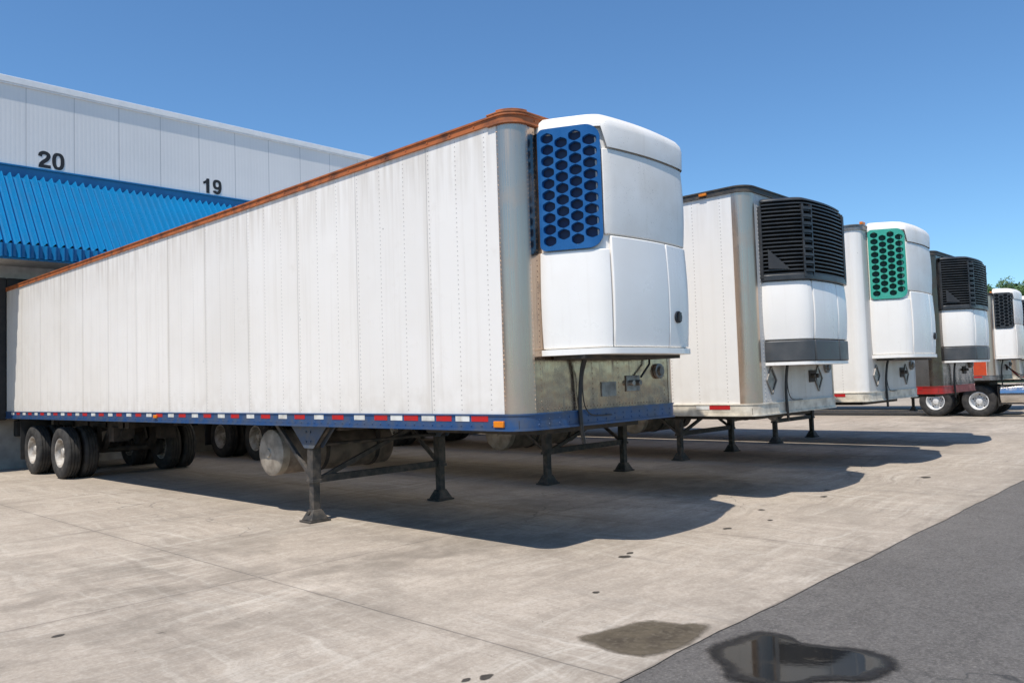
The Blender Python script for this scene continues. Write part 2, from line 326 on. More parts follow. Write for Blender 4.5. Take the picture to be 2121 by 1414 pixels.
# ------------------------------------------------------------------ refrigeration unit
class Prof:
    def __init__(s,pts):
        s.p=catmull([(*a,0) for a in pts],8); s.L=[0]
        for i in range(1,len(s.p)): s.L.append(s.L[-1]+(s.p[i]-s.p[i-1]).length)
        s.T=s.L[-1]
    def at(s,t,off=0):
        t=max(0,min(s.T,t)); i=0
        while i<len(s.L)-2 and s.L[i+1]<t: i+=1
        f=(t-s.L[i])/max(1e-6,s.L[i+1]-s.L[i]); p=s.p[i].lerp(s.p[i+1],f)
        def tan(j): return (s.p[min(j+1,len(s.p)-1)]-s.p[max(j-1,0)]).normalized()
        d=tan(i).lerp(tan(i+1),f).normalized(); n=Vector((d.y,-d.x,0))
        return p+n*off
    def samples(s,a,b,step=.04):
        n=max(2,int((b-a)/step)+1); return [a+(b-a)*i/n for i in range(n+1)]
def mkprof(x0,x1,d):
    return Prof([(x0,.0),(x0+.005,-.1*d),(x0+.11,-.49*d),(x0+.225,-.83*d),(x0+.38,-.94*d),((x0+x1)/2,-d),(x1-.38,-.94*d),(x1-.21,-.83*d),(x1-.10,-.49*d),(x1-.005,-.1*d),(x1,.0)])
HPN=mkprof(.36,2.17,.62); HPF=mkprof(.375,2.14,.56); LP=mkprof(.37,2.06,.50)
def slab(m,P,s0,s1,z0,z1,o0,o1,mi=0,bulge=0):
    S=P.samples(s0,s1); n=len(S); zs=[z0,z1] if not bulge else [z0+(z1-z0)*k/6 for k in range(7)]
    vs=[];fs=[]; nz=len(zs)
    for off in (0,1):
        for j,z in enumerate(zs):
            bl=bulge*math.sin(math.pi*j/(nz-1)) if off and bulge else 0
            for t in S:
                p=P.at(t,(o1+bl) if off else o0); vs.append((p.x,p.y,z))
    N=n*nz
    for j in range(nz-1):
        for i in range(n-1):
            a=j*n+i; fs.append((a,a+1,a+n+1,a+n)); fs.append((N+a,N+a+n,N+a+n+1,N+a+1))
        fs.append((j*n,(j+1)*n,N+(j+1)*n,N+j*n)); e=n-1; fs.append((j*n+e,N+j*n+e,N+(j+1)*n+e,(j+1)*n+e))
    for i in range(n-1):
        fs.append((i,N+i,N+i+1,i+1)); a=(nz-1)*n+i; fs.append((a,a+1,N+a+1,N+a))
    m.add(vs,fs,mi)
def holes_plate(m,P,s0,s1,z0,z1,o,depth,cols=4,rows=10):
    mar_s,mar_z=.020,.038
    a0,a1=s0+mar_s,s1-mar_s; cw=(a1-a0)/cols; b0,b1=z0+mar_z,z1-mar_z; ch=(b1-b0)/rows; N=24
    cs_=(s0+s1)/2; R_=.13
    def rc(X,Z):
        r=R_ if X>cs_ else .05
        cxx=max(s0+r,min(s1-r,X)); czz=max(z0+r,min(z1-r,Z)); dx,dz=X-cxx,Z-czz; l=math.hypot(dx,dz)
        if abs(dx)>1e-6 and abs(dz)>1e-6 and l>r: X,Z=cxx+dx/l*r,czz+dz/l*r
        return X,Z
    def pt(s,z,off): s,z=rc(s,z); p=P.at(s,off); return (p.x,p.y,z)
    def rectpt(cx,cz,hw,hh,th):
        c,si=math.cos(th),math.sin(th); k=min(hw/abs(c) if abs(c)>1e-6 else 1e9,hh/abs(si) if abs(si)>1e-6 else 1e9); return cx+c*k,cz+si*k
    def hexr(th,rr):
        a=(th+math.pi/6)%(math.pi/3)-math.pi/6; hx=math.cos(math.pi/6)/math.cos(a)/math.cos(math.pi/6)*.93; return (.5*hx+.5*.99)*rr
    for c in range(cols):
        cx=a0+cw*(c+.5); half=(c%2==1)
        zz=[b0+ch*(r+.5) for r in range(rows)] if not half else [b0+ch*(r+1) for r in range(rows-1)]
        if half:
            for (u,v) in ((b0,b0+ch/2),(b1-ch/2,b1)):
                G=6; gv=[pt(cx-cw/2+cw*i/G,u+(v-u)*j/4,o) for j in range(5) for i in range(G+1)]
                m.add(gv,[(j*(G+1)+i,j*(G+1)+i+1,(j+1)*(G+1)+i+1,(j+1)*(G+1)+i) for j in range(4) for i in range(G)],0)
        ths=sorted(set([2*math.pi*i/N for i in range(N)]+[math.atan2(sy*ch/2,sx*cw/2)%(2*math.pi) for sx in(-1,1) for sy in (-1,1)]))
        n=len(ths)
        for cz in zz:
            vs=[];fs=[]
            for th in ths:
                x,z=rectpt(cx,cz,cw/2,ch/2,th); vs.append(pt(x,z,o))
            for rr,of in ((1.0,o),(.97,o-.005),(.94,o-depth)):
                for th in ths:
                    k=hexr(th,rr); vs.append(pt(cx+math.cos(th)*k*cw*.475,cz+math.sin(th)*k*ch*.465,of))
            for L_ in range(3):
                for i in range(n): fs.append((L_*n+i,L_*n+(i+1)%n,(L_+1)*n+(i+1)%n,(L_+1)*n+i))
            m.add(vs,fs,0)
    outer=[];inner=[];cs,cz=(s0+s1)/2,(z0+z1)/2; hw,hh=(s1-s0)/2,(z1-z0)/2
    K=200
    w=a1-a0; h=b1-b0
    for i in range(K):
        per=2*(w+h); d=per*i/K
        if d<w: x,z=a0+d,b0
        elif d<w+h: x,z=a1,b0+d-w
        elif d<2*w+h: x,z=a1-(d-w-h),b1
        else: x,z=a0,b1-(d-2*w-h)
        inner.append((x,z)); outer.append((cs+(x-cs)/(w/2)*hw,cz+(z-cz)/(h/2)*hh))
    vs=[pt(x,z,o) for x,z in inner]+[pt(x,z,o) for x,z in outer]+[pt(x,z,o-.035) for x,z in outer]; fs=[]
    for L_ in range(2):
        for i in range(K): fs.append((L_*K+i,L_*K+(i+1)%K,(L_+1)*K+(i+1)%K,(L_+1)*K+i))
    m.add(vs,fs,0)
def cap(m,P,zl,zlow,rings,split,mi=0):
    S=P.samples(0,P.T,.03); n=len(S); vs=[];fs=[]; cx,cy=(P.p[0].x+P.p[-1].x)/2,0
    for j,(z,sx,sy) in enumerate(rings):
        for t in S:
            p=P.at(t,0); zz=z
            if j==0:
                k=max(0,min(1,(t-split)/.05)); zz=zl+(zlow-zl)*k
            vs.append((cx+(p.x-cx)*sx,cy+(p.y-cy)*sy,zz))
    for j in range(len(rings)-1):
        for i in range(n-1): a=j*n+i; fs.append((a,a+1,a+n+1,a+n))
    fs.append(tuple((len(rings)-1)*n+i for i in range(n)))
    m.add(vs,fs,mi)
def unit_hex(parent,grille,P,dz=0):
    e=empty('refrigeration_unit',parent,(0,0,dz)); T=P.T; SG0=.06; SG1=.60 if P is HPN else .565
    m=MB(); slab(m,P,0,T,1.93,4.10,-.22,0); obj(m,'housing','unit_white',e)
    m=MB(); slab(m,P,SG0-.02,SG1-.045,2.94,4.01,.001,.006); obj(m,'grille_backing','duct_'+grille,e)
    m=MB(); holes_plate(m,P,SG0-.035,SG1,2.885,4.065,.05,.043); obj(m,'grille',grille,e,angle=40)
    m=MB(); slab(m,P,SG1+.012,T,3.012,3.835,.0,.028,0,.018); obj(m,'upper_panel','cap_white',e,.01)
    m=MB(); cap(m,P,4.072,3.845,[(3.86,1.035,1.07),(4.04,1.037,1.08),(4.10,1.03,1.055),(4.15,1.005,.99),(4.19,.955,.89),(4.215,.86,.7),(4.225,.7,.4)],SG1); obj(m,'top_cap','cap_white',e,angle=60)
    m=MB(); slab(m,P,.0,SG1+.05,1.95,2.875,0,.032,0,.012); obj(m,'side_panel','unit_white',e,.01)
    m=MB(); slab(m,P,SG1+.06,SG1+.06+.82,1.95,3.0,0,.035,0,.02); obj(m,'door_panel','unit_white',e,.012)
    m=MB(); slab(m,P,SG1+.89,T,1.95,3.0,0,.035,0,.02); obj(m,'door_panel','unit_white',e,.012)
    p=P.at(SG1+1.04,.06); m=MB(); m.lathe([(0,.062),(.014,.062),(.018,.055),(.012,.048),(.012,0)],(p.x,p.y+.006,2.26),(0,-1,0),24,0,False); m.box((p.x-.012,p.y-.025,2.215),(p.x+.028,p.y-.005,2.305)); obj(m,'latch','black_grille',e)
    m=MB(); slab(m,P,0,T,1.885,1.94,-.22,.055); obj(m,'base_lip','unit_white',e,.015)
    m=MB(); m.box((.45,-.4,1.85),(2.05,-.02,1.885)); obj(m,'base_tray','under',e)
    return e
def unit_louver(parent,dz=0):
    e=empty('refrigeration_unit',parent,(0,0,dz)); P=LP; T=P.T
    m=MB(); slab(m,P,0,T,1.80,3.90,-.22,0); obj(m,'housing','dark',e)
    m=MB(); N=20; z0,z1=2.95,3.925; SA=.50; SB=T-.62
    for i in range(N):
        z=z0+(z1-z0)*i/(N-1); ins=[0,.004,.012,.024,.045][max(0,i-N+5)]
        S=P.samples(.02,T-.02,.03); n=len(S); vs=[];fs=[]
        for (o,dzv) in ((.0-ins,.008),(.060-ins,-.014),(.070-ins,-.009),(.070-ins,.004),(.0-ins,.022)):
            for t in S: p=P.at(t,o); vs.append((p.x,p.y,z+dzv))
        for q in range(5):
            q2=(q+1)%5
            for k in range(n-1): fs.append((q*n+k,q*n+k+1,q2*n+k+1,q2*n+k))
        m.add(vs,fs,0)
    for s in (.02,SA,SA+.12,SB,SB+.12,T-.02): slab(m,P,s-.010,s+.010,2.90,3.85,0,.080)
    for i in range(9):
        z=2.98+i*.102
        slab(m,P,SA,SA+.12,z-.016,z+.016,.02,.086)
    obj(m,'grille','black_grille',e)
    m=MB(); slab(m,P,0,T,2.86,2.94,0,.075); obj(m,'grille_frame','black_grille',e,.01)
    m=MB(); cap(m,P,3.935,3.935,[(3.93,1.005,1.02),(3.95,.995,1.0),(3.965,.96,.93),(3.975,.91,.80),(3.98,.8,.6)],.1); obj(m,'top_cap','black_grille',e,angle=50)
    s0,s1,za,zb=.08,.34,3.0,3.28
    m=MB(); pts=[]
    for o in (.074,.084):
        for (s,z) in ((s0,za+.02),(s1,za),(s0,zb)):
            p=P.at(s,o); pts.append((p.x,p.y,z))
    m.add(pts,[(0,1,2),(3,4,5),(0,1,4,3),(1,2,5,4),(2,0,3,5)],0)
    obj(m,'emblem_plate','emblem',e)
    cuts=[(0,.60),(.61,1.28),(1.29,T)]
    for a,b in cuts:
        m=MB(); slab(m,P,a+.004,b-.004,2.085,2.855,0,.04,0,.02); obj(m,'door_panel','unit_white',e,.012)
    for a,b in cuts:
        m=MB(); slab(m,P,a+.003,b-.003,1.80,2.075,0,.052); obj(m,'lower_bumper','grey_plastic',e,.015)
    m=MB(); slab(m,P,0,T,1.755,1.795,-.22,.045); obj(m,'base_lip','unit_white',e,.01)
    return e
# ------------------------------------------------------------------ trailer
W=2.6;L=16.15;R=.19
def outline(off,y_end=L,y_start=None):
    pts=[(-off,y_end)]
    for i in range(11):
        a=math.pi+ (math.pi/2)*i/10; pts.append((R+(R+off)*math.cos(a),R+(R+off)*math.sin(a)))
    for i in range(11):
        a=-math.pi/2+(math.pi/2)*i/10; pts.append((W-R+(R+off)*math.cos(a),R+(R+off)*math.sin(a)))
    pts.append((W+off,y_end)); return pts
def band(m,off0,off1,z0,z1,mi=0,y_end=L):
    A=outline(off0,y_end);B=outline(off1,y_end);n=len(A); vs=[(x,y,z) for z in (z0,z1) for P_ in (A,B) for x,y in P_]; fs=[]
    for i in range(n-1):
        fs+= [(i,i+1,n+i+1,n+i),(2*n+i,3*n+i,3*n+i+1,2*n+i+1),(n+i,n+i+1,3*n+i+1,3*n+i),(i,2*n+i,2*n+i+1,i+1)]
    fs+=[(0,n,3*n,2*n),(n-1,2*n-1,4*n-1,3*n-1)]
    m.add(vs,fs,mi)
def trailer(xs,yf,zb,zt,side='white_wall2',front='white_wall2',post='post',roof='dark_rail',rail='cream_rail',unit='hex',grille='teal_grille',
            label='',gear=True,wheels=True,tank=True,hero=False,lower_orange=False,tape=True,dz=0,rimm='rim',placard=False,sx_=1.04):
    e=empty('refrigerated_trailer',None,(xs,yf,0)); e.scale=(sx_,1,1); e['label']=label; e['category']='trailer'; e['group']='refrigerated trailers parked in a row at loading docks'
    zr=zb+.16; zw=zt-.09
    m=MB(); m.box((0,R-.005,zr),(.03,L,zw)); obj(m,'side_wall',side,e)
    m=MB(); m.box((W-.03,R-.005,zr),(W,L,zw)); obj(m,'side_wall',side,e)
    m=MB(); m.box((R,0,zr),(W-R,.03,zw))
    if hero or unit=='louver':
        for xx in (.285,1.05,1.48,2.33):
            for i in range(52 if xx in(.285,2.33) else 10):
                m.lathe([(-.003,.008),(.004,.006)],(xx,-.0005,zr+.05+i*.052),(0,-1,0),6)
        for i in range(40): m.lathe([(-.003,.008),(.004,.006)],(.25+i*.054,-.0005,zr+.03),(0,-1,0),6)
    obj(m,'front_wall',front,e)
    for sx in (0,1):
        m=MB(); n=12; vs=[]
        for z in (zr,zw):
            pts=[(-.004,R+.02)]+[(R+(R+.004)*math.cos(math.pi+math.pi/2*i/n),R+(R+.004)*math.sin(math.pi+math.pi/2*i/n)) for i in range(n+1)]+[(R+.01,-.004)]
            if sx: pts=[(W-x,y) for x,y in pts]
            vs+=[(x,y,z) for x,y in pts]
        k=n+3; m.add(vs,[(i,i+1,k+i+1,k+i) for i in range(k-1)])
        if hero:
            nn=64
            for i in range(nn):
                z=zr+.04+(zw-zr-.08)*i/(nn-1)
                for px,py,ax in ((-.004,R+.010,(-1,0,0)),(R+.0,-.004,(0,-1,0))):
                    if sx: px=W-px; ax=(-ax[0],ax[1],0)
                    m.lathe([(-.003,.008),(.004,.006)],(px,py,z),ax,6)
        obj(m,'corner_post',post,e)
    m=MB(); pts=outline(-.01,L-.02); m.prism(pts,zt-.06,zt-.015); obj(m,'roof','white_wall2' if not hero else 'steel',e)
    m=MB(); band(m,-.02,.014,zt-.09,zt); band(m,.014,.026,zt-.022,zt-.004) ; band(m,.014,.022,zt-.09,zt-.078)
    if hero:
        for i in range(44):
            y=.5+i*.35; m.cyl((-.010,y,zt-.05),(-.020,y,zt-.05),.010,6)
        for i in range(14): m.cyl((.3+i*.15,-.010,zt-.05),(.3+i*.15,-.022,zt-.05),.011,6)
    obj(m,'roof_rail',roof,e,label='rust-orange roof rail with worn paint' if hero else None)
    if hero:
        for sx in (0,1):
            m=MB()
            def arc(ro): return [(R+ro*math.cos(math.pi+math.pi/2*i/10),R+ro*math.sin(math.pi+math.pi/2*i/10)) for i in range(11)]
            o=[(-.03,R+.12)]+arc(R+.03)+[(R+.3,-.03)]; inn=[(R+.3,.05)]+[(R+.05,.05),(.05,R+.05)]+[(.05,R+.12)]
            pl=o+inn
            if sx: pl=[(W-x,y) for x,y in pl]
            m.prism(pl,zt+.0,zt+.016); m.prism(pl,zt-.105,zt-.09)
            for i in range(9):
                a=math.pi+math.pi/2*i/8; x,y=R+(R-.03)*math.cos(a),R+(R-.03)*math.sin(a)
                if sx: x=W-x
                m.cyl((x,y,zt+.012),(x,y,zt+.05),.014,8)
            o2=[(R+(R+.020)*math.cos(math.pi+math.pi/2*i/6),R+(R+.020)*math.sin(math.pi+math.pi/2*i/6)) for i in range(7)]
            i2=[(R+(R-.03)*math.cos(math.pi+math.pi/2*i/6),R+(R-.03)*math.sin(math.pi+math.pi/2*i/6)) for i in range(6,-1,-1)]
            pl=o2+i2
            if sx: pl=[(W-x,y) for x,y in pl]
            m.prism(pl,zt+.014,zt+.036)
            obj(m,'roof_corner_cap',roof,e,.003)
    m=MB(); band(m,-.03,.014,zb,zr); band(m,.014,.03,zb,zb+.02); band(m,.014,.022,zr-.015,zr)
    if hero:
        for i in range(110):
            y=.22+i*.145; m.lathe([(-.003,.011),(.006,.008)],(-.014,y,zb+.05),(-1,0,0),6)
        for i in range(16):
            x=.22+i*.145; m.lathe([(-.003,.011),(.006,.008)],(x,-.014,zb+.10),(0,-1,0),6); m.lathe([(-.003,.011),(.006,.008)],(x,-.014,zb+.05),(0,-1,0),6)
    obj(m,'bottom_rail',rail,e)
    if lower_orange:
        m=MB(); m.box((-.008,R+.03,zr+.003),(-.001,L-.1,zr+.55)); obj(m,'lower_panel','orange_wall',e,label='orange painted lower band')
    if tape:
        z0,z1=zr-.072,zr-.016
        def tp(y0,y1,c):
            m=MB(); m.box((-.0175,y0,z0),(-.0145,y1,z1)); obj(m,'reflective_tape',('red_tape','white_tape')[c],e)
        if hero:
            y=.42; i=0
            while y<L-.3:
                tp(y,y+(.20 if i%2 else .23),i%2); i+=1; y+=.26 if y<1.75 else .41
        else:
            y=.35
            for i in range(3): tp(y,y+.3,0); tp(y+.302,y+.5,1); y+=1.6
    def lamp(a,b): m=MB(); m.box(a,b); obj(m,'marker_lamp','amber',e,.006)
    if hero:
        lamp((-.04,.20,zb+.035),(-.014,.33,zb+.095)); lamp((-.04,7.9,zb+.07),(-.014,8.02,zb+.12))
    else:
        lamp((-.045,.55,zt-.065),(-.014,.66,zt-.03)) if unit=='louver' else lamp((.12,-.03,zt-.0),(.26,.02,zt+.045))
    m=MB(); m.box((.03,.06,zb+.02),(W-.03,L-.02,zb+.10)); m.box((.45,.25,zb-.07),(W-.45,1.9,zb+.02))
    for i in range(48): m.box((.04,.4+i*.325,zb-.0),(W-.04,.45+i*.325,zb+.03))
    obj(m,'underframe','under',e)
    m=MB(); m.box((.0,L-.05,zb-.02),(W,L+.02,zr)); m.box((0,L-.02,zr),(.09,L+.03,zt-.02)); m.box((W-.09,L-.02,zr),(W,L+.03,zt-.02)); m.box((.09,L-.02,zt-.14),(W-.09,L+.03,zt-.02)); obj(m,'rear_frame','steel',e,.005)
    for a,b in ((.09,W/2-.005),(W/2+.005,W-.09)):
        m=MB(); m.box((a,L-.06,zr),(b,L-.02,zt-.14)); obj(m,'rear_door','white_wall2',e)
    if wheels:
        m=MB()
        for x in (.78,W-.9): m.box((x,11.2,.98),(x+.12,15.6,zb+.0))
        for y in (11.4,12.3,13.3,14.2,15.2): m.box((.78,y,.99),(W-.78,y+.1,1.1))
        m.cyl((.95,11.7,.88),(.95,12.2,.88),.13,16); m.cyl((1.3,13.5,.9),(1.9,13.5,.9),.14,16)
        for yy in (12.2,13.9):
            m.beam((.84,yy,1.0),(.84,yy+.55,.5),.1,.12); m.beam((W-.84,yy,1.0),(W-.84,yy+.55,.5),.1,.12)
        m.box((.7,11.75,.72),(1.0,12.0,1.0)); m.box((W-1.0,11.75,.72),(W-.7,12.0,1.0))
        obj(m,'axle_slider','under',e)
        axle_set(e,W,(12.75,14.5),rimm)
        for x in (.05,W-.65):
            m=MB(); m.box((x,15.3,.28),(x+.6,15.32,zb)); obj(m,'mud_flap','hose',e)
    if gear:
        Y=3.70; g=MB(); XL,XR=.15,2.15
        g.beam((XL,Y,.52),(XR,Y,.52),.06,.09)
        g.beam((XL+.05,Y+.02,.50),(XR-.2,Y+.02,zb-.02),.045,.06)
        for X in (XL,XR):
            g.beam((X,Y+.06,.55),(X+.02,Y+.9,zb),.045,.05)
            g.beam((X,Y-.0,zb-.3),(X,Y-.35,zb),.045,.05)
        g.box((.3,Y-.35,zb-.07),(W-.3,Y-.27,zb)); g.box((.3,Y+.3,zb-.07),(W-.3,Y+.38,zb))
        g.cyl((XL,Y,zb-.25),(XR,Y,zb-.25),.022,10)
        G=obj(g,'landing_gear','gear',e,.004)
        for X in (XL,XR):
            m=MB(); m.box((X-.06,Y-.06,.50),(X+.06,Y+.06,zb)); m.box((X-.047,Y-.047,.10),(X+.047,Y+.047,.56)); m.box((X-.07,Y-.07,.48),(X+.07,Y+.07,.52))
            m.add([(X-.06,Y-.06,.15),(X+.06,Y-.06,.15),(X+.06,Y+.06,.15),(X-.06,Y+.06,.15),(X-.12,Y-.11,.03),(X+.12,Y-.11,.03),(X+.12,Y+.11,.03),(X-.12,Y+.11,.03)],[(0,1,2,3),(4,5,6,7),(0,1,5,4),(1,2,6,5),(2,3,7,6),(3,0,4,7)])
            m.box((X-.145,Y-.125,.002),(X+.145,Y+.125,.026)); m.cyl((X-.1,Y,.12),(X+.1,Y,.12),.026,10)
            obj(m,'leg','gear',G,.004)
            m=MB(); m.prism([(Y-.40,zb),(Y+.40,zb),(Y+.10,zb-.28),(Y-.10,zb-.28)],X-.072,X-.064,0)
            m.prism([(Y-.40,zb),(Y+.40,zb),(Y+.10,zb-.28),(Y-.10,zb-.28)],X+.064,X+.072,0)
            for k in range(4): m.cyl((X-.085,Y-.05+.1*(k%2),zb-.08-.12*(k//2)),(X-.071,Y-.05+.1*(k%2),zb-.08-.12*(k//2)),.014,6)
            obj(m,'gusset','gear_top' if hero else 'gear',G)
    if tank:
        y=4.85; z=.80; x0,x1=.22,2.05; r=.30
        m=MB(); m.lathe([(0.01,r*.9),(.07,r),(x1-x0-.07,r),(x1-x0-.05,r*.97),(x1-x0-.02,r*.8),(x1-x0,.0)],(x0,y,z),(1,0,0),36)
        t=obj(m,'fuel_tank',['tank' ],e)
        m=MB(); m.lathe([(.10,r+.008),(.0,r+.010),(-.014,r*.97),(-.03,r*.80),(-.036,r*.5),(-.038,.06),(-.055,.055),(-.055,0)],(x0-.002,y,z),(1,0,0),36,0,False)
        obj(m,'tank_end','tank_end',t)
        for xx in (x0+.65,x1-.35):
            m=MB()
            m.lathe([(0,r+.014),(.05,r+.014),(.05,r-.01),(0,r-.01),(0,r+.014)],(xx,y,z),(1,0,0),36,0,False); m.box((xx,y-r-.02,z),(xx+.05,y-r+.02,zb)); m.box((xx,y+r-.02,z),(xx+.05,y+r+.02,zb))
            obj(m,'tank_strap','under',t)
    U=unit_louver(e,dz) if unit=='louver' else unit_hex(e,grille,HPN if hero else HPF,dz)
    if wheels:
        def hs(pts,r,sm=True):
            m=MB(); m.tube(catmull(pts,6) if sm else pts,r); obj(m,'hose','hose',e)
        hs([(.80,-.14,1.95),(.80,-.07,1.75),(.79,-.04,1.45),(.80,-.04,1.2),(.84,-.03,1.02)],.020)
        hs([(.84,-.14,1.95),(.84,-.05,1.7),(.84,-.04,1.5),(.88,-.04,1.36),(1.0,-.035,1.29),(1.3,-.03,1.28)],.006)
        m=MB(); m.box((1.60,-.016,1.51),(1.84,.0,1.68)); m.cyl((1.66,-.01,1.6),(1.66,-.07,1.6),.030,14); m.cyl((1.78,-.01,1.6),(1.78,-.07,1.6),.030,14); obj(m,'brake_coupling','under' if not hero else 'steel',e,.004)
        m=MB(); m.lathe([(0,.085),(.03,.085),(.035,.07),(.03,.05),(.06,.045),(.06,0)],(2.2,-.005,1.72),(0,-1,0),20); obj(m,'electrical_socket','steel',e)
        if hero:
            hs([(2.0,-.04,1.95),(1.98,-.05,1.8),(1.8,-.06,1.66)],.012,False)
            m=MB(); m.box((1.18,-.012,1.47),(1.42,-.0,1.62)); obj(m,'data_plate','steel',e,label='small bare metal data plate')
    if placard:
        for cx in (.45,1.9):
            m=MB()
            for (a,b) in (((cx,1.74),(cx+.13,1.56)),((cx+.13,1.56),(cx,1.38)),((cx,1.38),(cx-.13,1.56)),((cx-.13,1.56),(cx,1.74))):
                m.beam((a[0],-.012,a[1]),(b[0],-.012,b[1]),.02,.02)
            m.prism([(cx,1.70),(cx+.1,1.56),(cx,1.42),(cx-.1,1.56)],-.01,-.004,1); obj(m,'placard_holder','steel',e)
    return e
t1=trailer(5.45,5.05,1.19,4.21,side='white_wall',front='front_alu',roof='rust',rail='blue_rail',grille='blue_grille',hero=True,
  label='white refrigerated trailer with rust-orange roof edge and blue lower rail')
t2=trailer(9.6,4.81,1.11,4.12,unit='louver',placard=True,label='white refrigerated trailer with black louvred cooling unit on dock')
t3=trailer(13.7,4.88,1.13,4.11,unit='hex',grille='teal_grille',placard=True,post='white_wall2',roof='steel',rail='cream_rail',label='white refrigerated trailer with teal honeycomb cooling unit grille',dz=-.04)
t4=trailer(18.0,4.93,1.12,4.09,side='alu_wall',front='front_dark',post='front_dark',rail='red_rail',unit='louver',label='dark aluminium refrigerated trailer with red rail and black louvres',rimm='rim_white')
t5=trailer(29.8,6.55,1.20,4.06,unit='hex',grille='black_grille',lower_orange=True,gear=False,tank=False,rail='steel',label='white refrigerated trailer with orange lower band coupled to a truck',sx_=1)
t6=trailer(34.0,6.7,1.15,4.08,unit='hex',grille='black_grille',label='white refrigerated trailer with dark grille beyond the parked truck',sx_=1)
# ------------------------------------------------------------------ tractor under t5
tr=empty('semi_truck',None,(29.95,7.1,0)); tr['label']='white semi truck with chrome tank coupled to a trailer'; tr['category']='truck'
m=MB()
for x in (.85,1.65): m.box((x-.04,-7.0,.78),(x+.04,1.9,1.02))
for y in (-5,-3.6,-2.2,-.8,.6,1.8): m.box((.85,y-.05,.8),(1.65,y+.05,.98))
m.box((.7,-.2,1.02),(1.8,1.1,1.12)); m.prism([(.75,.9),(1.75,.9),(1.5,1.7),(1.0,1.7)],1.02,1.1)
obj(m,'chassis','under',tr,.005)
axle_set(tr,2.5,(0,1.33),'rim_white')
for x in (.17,2.33): wheel(tr,x,-6.0,-1 if x<1 else 1,'rim_white',.52,False)
for x in (.24,2.26):
    m=MB(); m.lathe([(0,.05),(.01,.28),(.04,.32),(2.54,.32),(2.57,.28),(2.58,.05)],(x,-3.2,.72),(0,1,0),32)
    for q in (.6,1.9,2.35): m.lathe([(0,.328),(.05,.328),(.05,.31),(0,.31),(0,.328)],(x,-3.2+q,.72),(0,1,0),32,0,False)
    obj(m,'fuel_tank','chrome',tr)
for x in (.04,1.9):
    m=MB(); m.box((x,-.585,.35),(x+.56,-.57,1.0)); obj(m,'mud_flap','hose',tr)
S_=-.8
m=MB(); m.prism([(-4.95+S_,1.0),(-4.85+S_,1.75),(-4.35+S_,2.55),(-4.0+S_,2.75),(-3.0+S_,3.55),(-1.75+S_,3.75),(-1.35+S_,3.7),(-1.35+S_,1.0)],.05,2.45,0); obj(m,'cab','truck_paint',tr,.06)
m=MB(); m.prism([(-6.5+S_,.75),(-6.55+S_,1.35),(-6.4+S_,1.6),(-4.86+S_,1.8),(-4.86+S_,1.0),(-5.9+S_,.7)],.45,2.05,0); obj(m,'hood','truck_paint',tr,.08)
m=MB(); m.box((.0,-6.7+S_,.4),(2.5,-6.5+S_,.72)); obj(m,'bumper','chrome',tr,.04)
m=MB(); m.box((.6,-6.60+S_,.8),(1.9,-6.545+S_,1.45)); obj(m,'radiator_grille','chrome',tr,.02)
m=MB(); m.add([(.2,-4.83+S_,1.85),(2.3,-4.83+S_,1.85),(2.25,-4.40+S_,2.52),(.25,-4.40+S_,2.52)],[(0,1,2,3)]); obj(m,'windscreen','glass',tr)
for x in (.04,2.46):
    m=MB(); m.box((x-.006,-4.5+S_,1.75),(x+.006,-3.6+S_,2.4)); obj(m,'side_window','glass',tr)
for x in (.1,2.4):
    m=MB(); m.cyl((x,-1.2+S_,.9),(x,-1.2+S_,3.9),.065,16); obj(m,'exhaust_stack','chrome',tr)
for i,dx in enumerate((0,.07,.14)):
    m=MB(); m.tube(catmull([(1.2+dx,-1.9,1.9),(1.2+dx,-1.3,1.45-dx),(1.25+dx,-1.0,1.35-dx),(1.3+dx,-.55,1.7)],6),.016); obj(m,'hose',['hose','red_rail','hose'][i],tr)
# ------------------------------------------------------------------ building
X0,X1,YW=-22.0,80.0,21.75
bd=empty('warehouse',None,(0,YW,0)); bd['label']='pale grey ribbed warehouse with blue corrugated canopy over loading docks'; bd['category']='building'
ZT=9.42
m=MB(); m.box((X0,0,7.20),(X1,.3,ZT-.16)); obj(m,'upper_cladding','facade',bd)
m=MB(); m.box((X0,.3,0),(X1,40,ZT-.3)); obj(m,'building_body','facade',bd)
m=MB(); m.box((X0-.05,-.06,ZT-.16),(X1+.05,.4,ZT)); m.box((X0-.05,-.045,ZT-.2),(X1+.05,0,ZT-.16)); obj(m,'coping','coping',bd,.01)
m=MB(); m.box((X0,-.05,6.94),(X1,-.0,7.26)); m.box((X0,-.1,7.22),(X1,-.05,7.26)); obj(m,'flashing','awning2',bd,.005)
m=MB(); pitch=.18; x=X0; vs=[];fs=[]
prof=[(0,0),(.025,0),(.075,.125),(.095,.125),(.15,0)]
yt,zt_,yb,zb_=-.06,6.96,-1.52,5.07
d=Vector((0,yb-yt,zb_-zt_)).normalized(); nrm=Vector((0,d.z,-d.y)); nrm=nrm if nrm.z>0 else -nrm
cols=[]
while x<X1:
    for px,h in prof: cols.append((x+px,h))
    x+=pitch
for cx_,h in cols:
    vs.append((cx_,yt+nrm.y*h,zt_+nrm.z*h)); vs.append((cx_,yb+nrm.y*h,zb_+nrm.z*h))
for i in range(len(cols)-1): fs.append((2*i,2*i+1,2*i+3,2*i+2))
m.add(vs,fs); obj(m,'canopy','awning',bd,angle=20,recalc=False)
m=MB(); vs=[];fs=[]
for cx_,h in cols: vs.append((cx_,yb-h*.8,zb_+.02)); vs.append((cx_,yb-h*.8,zb_-.29))
for i in range(len(cols)-1): fs.append((2*i,2*i+1,2*i+3,2*i+2))
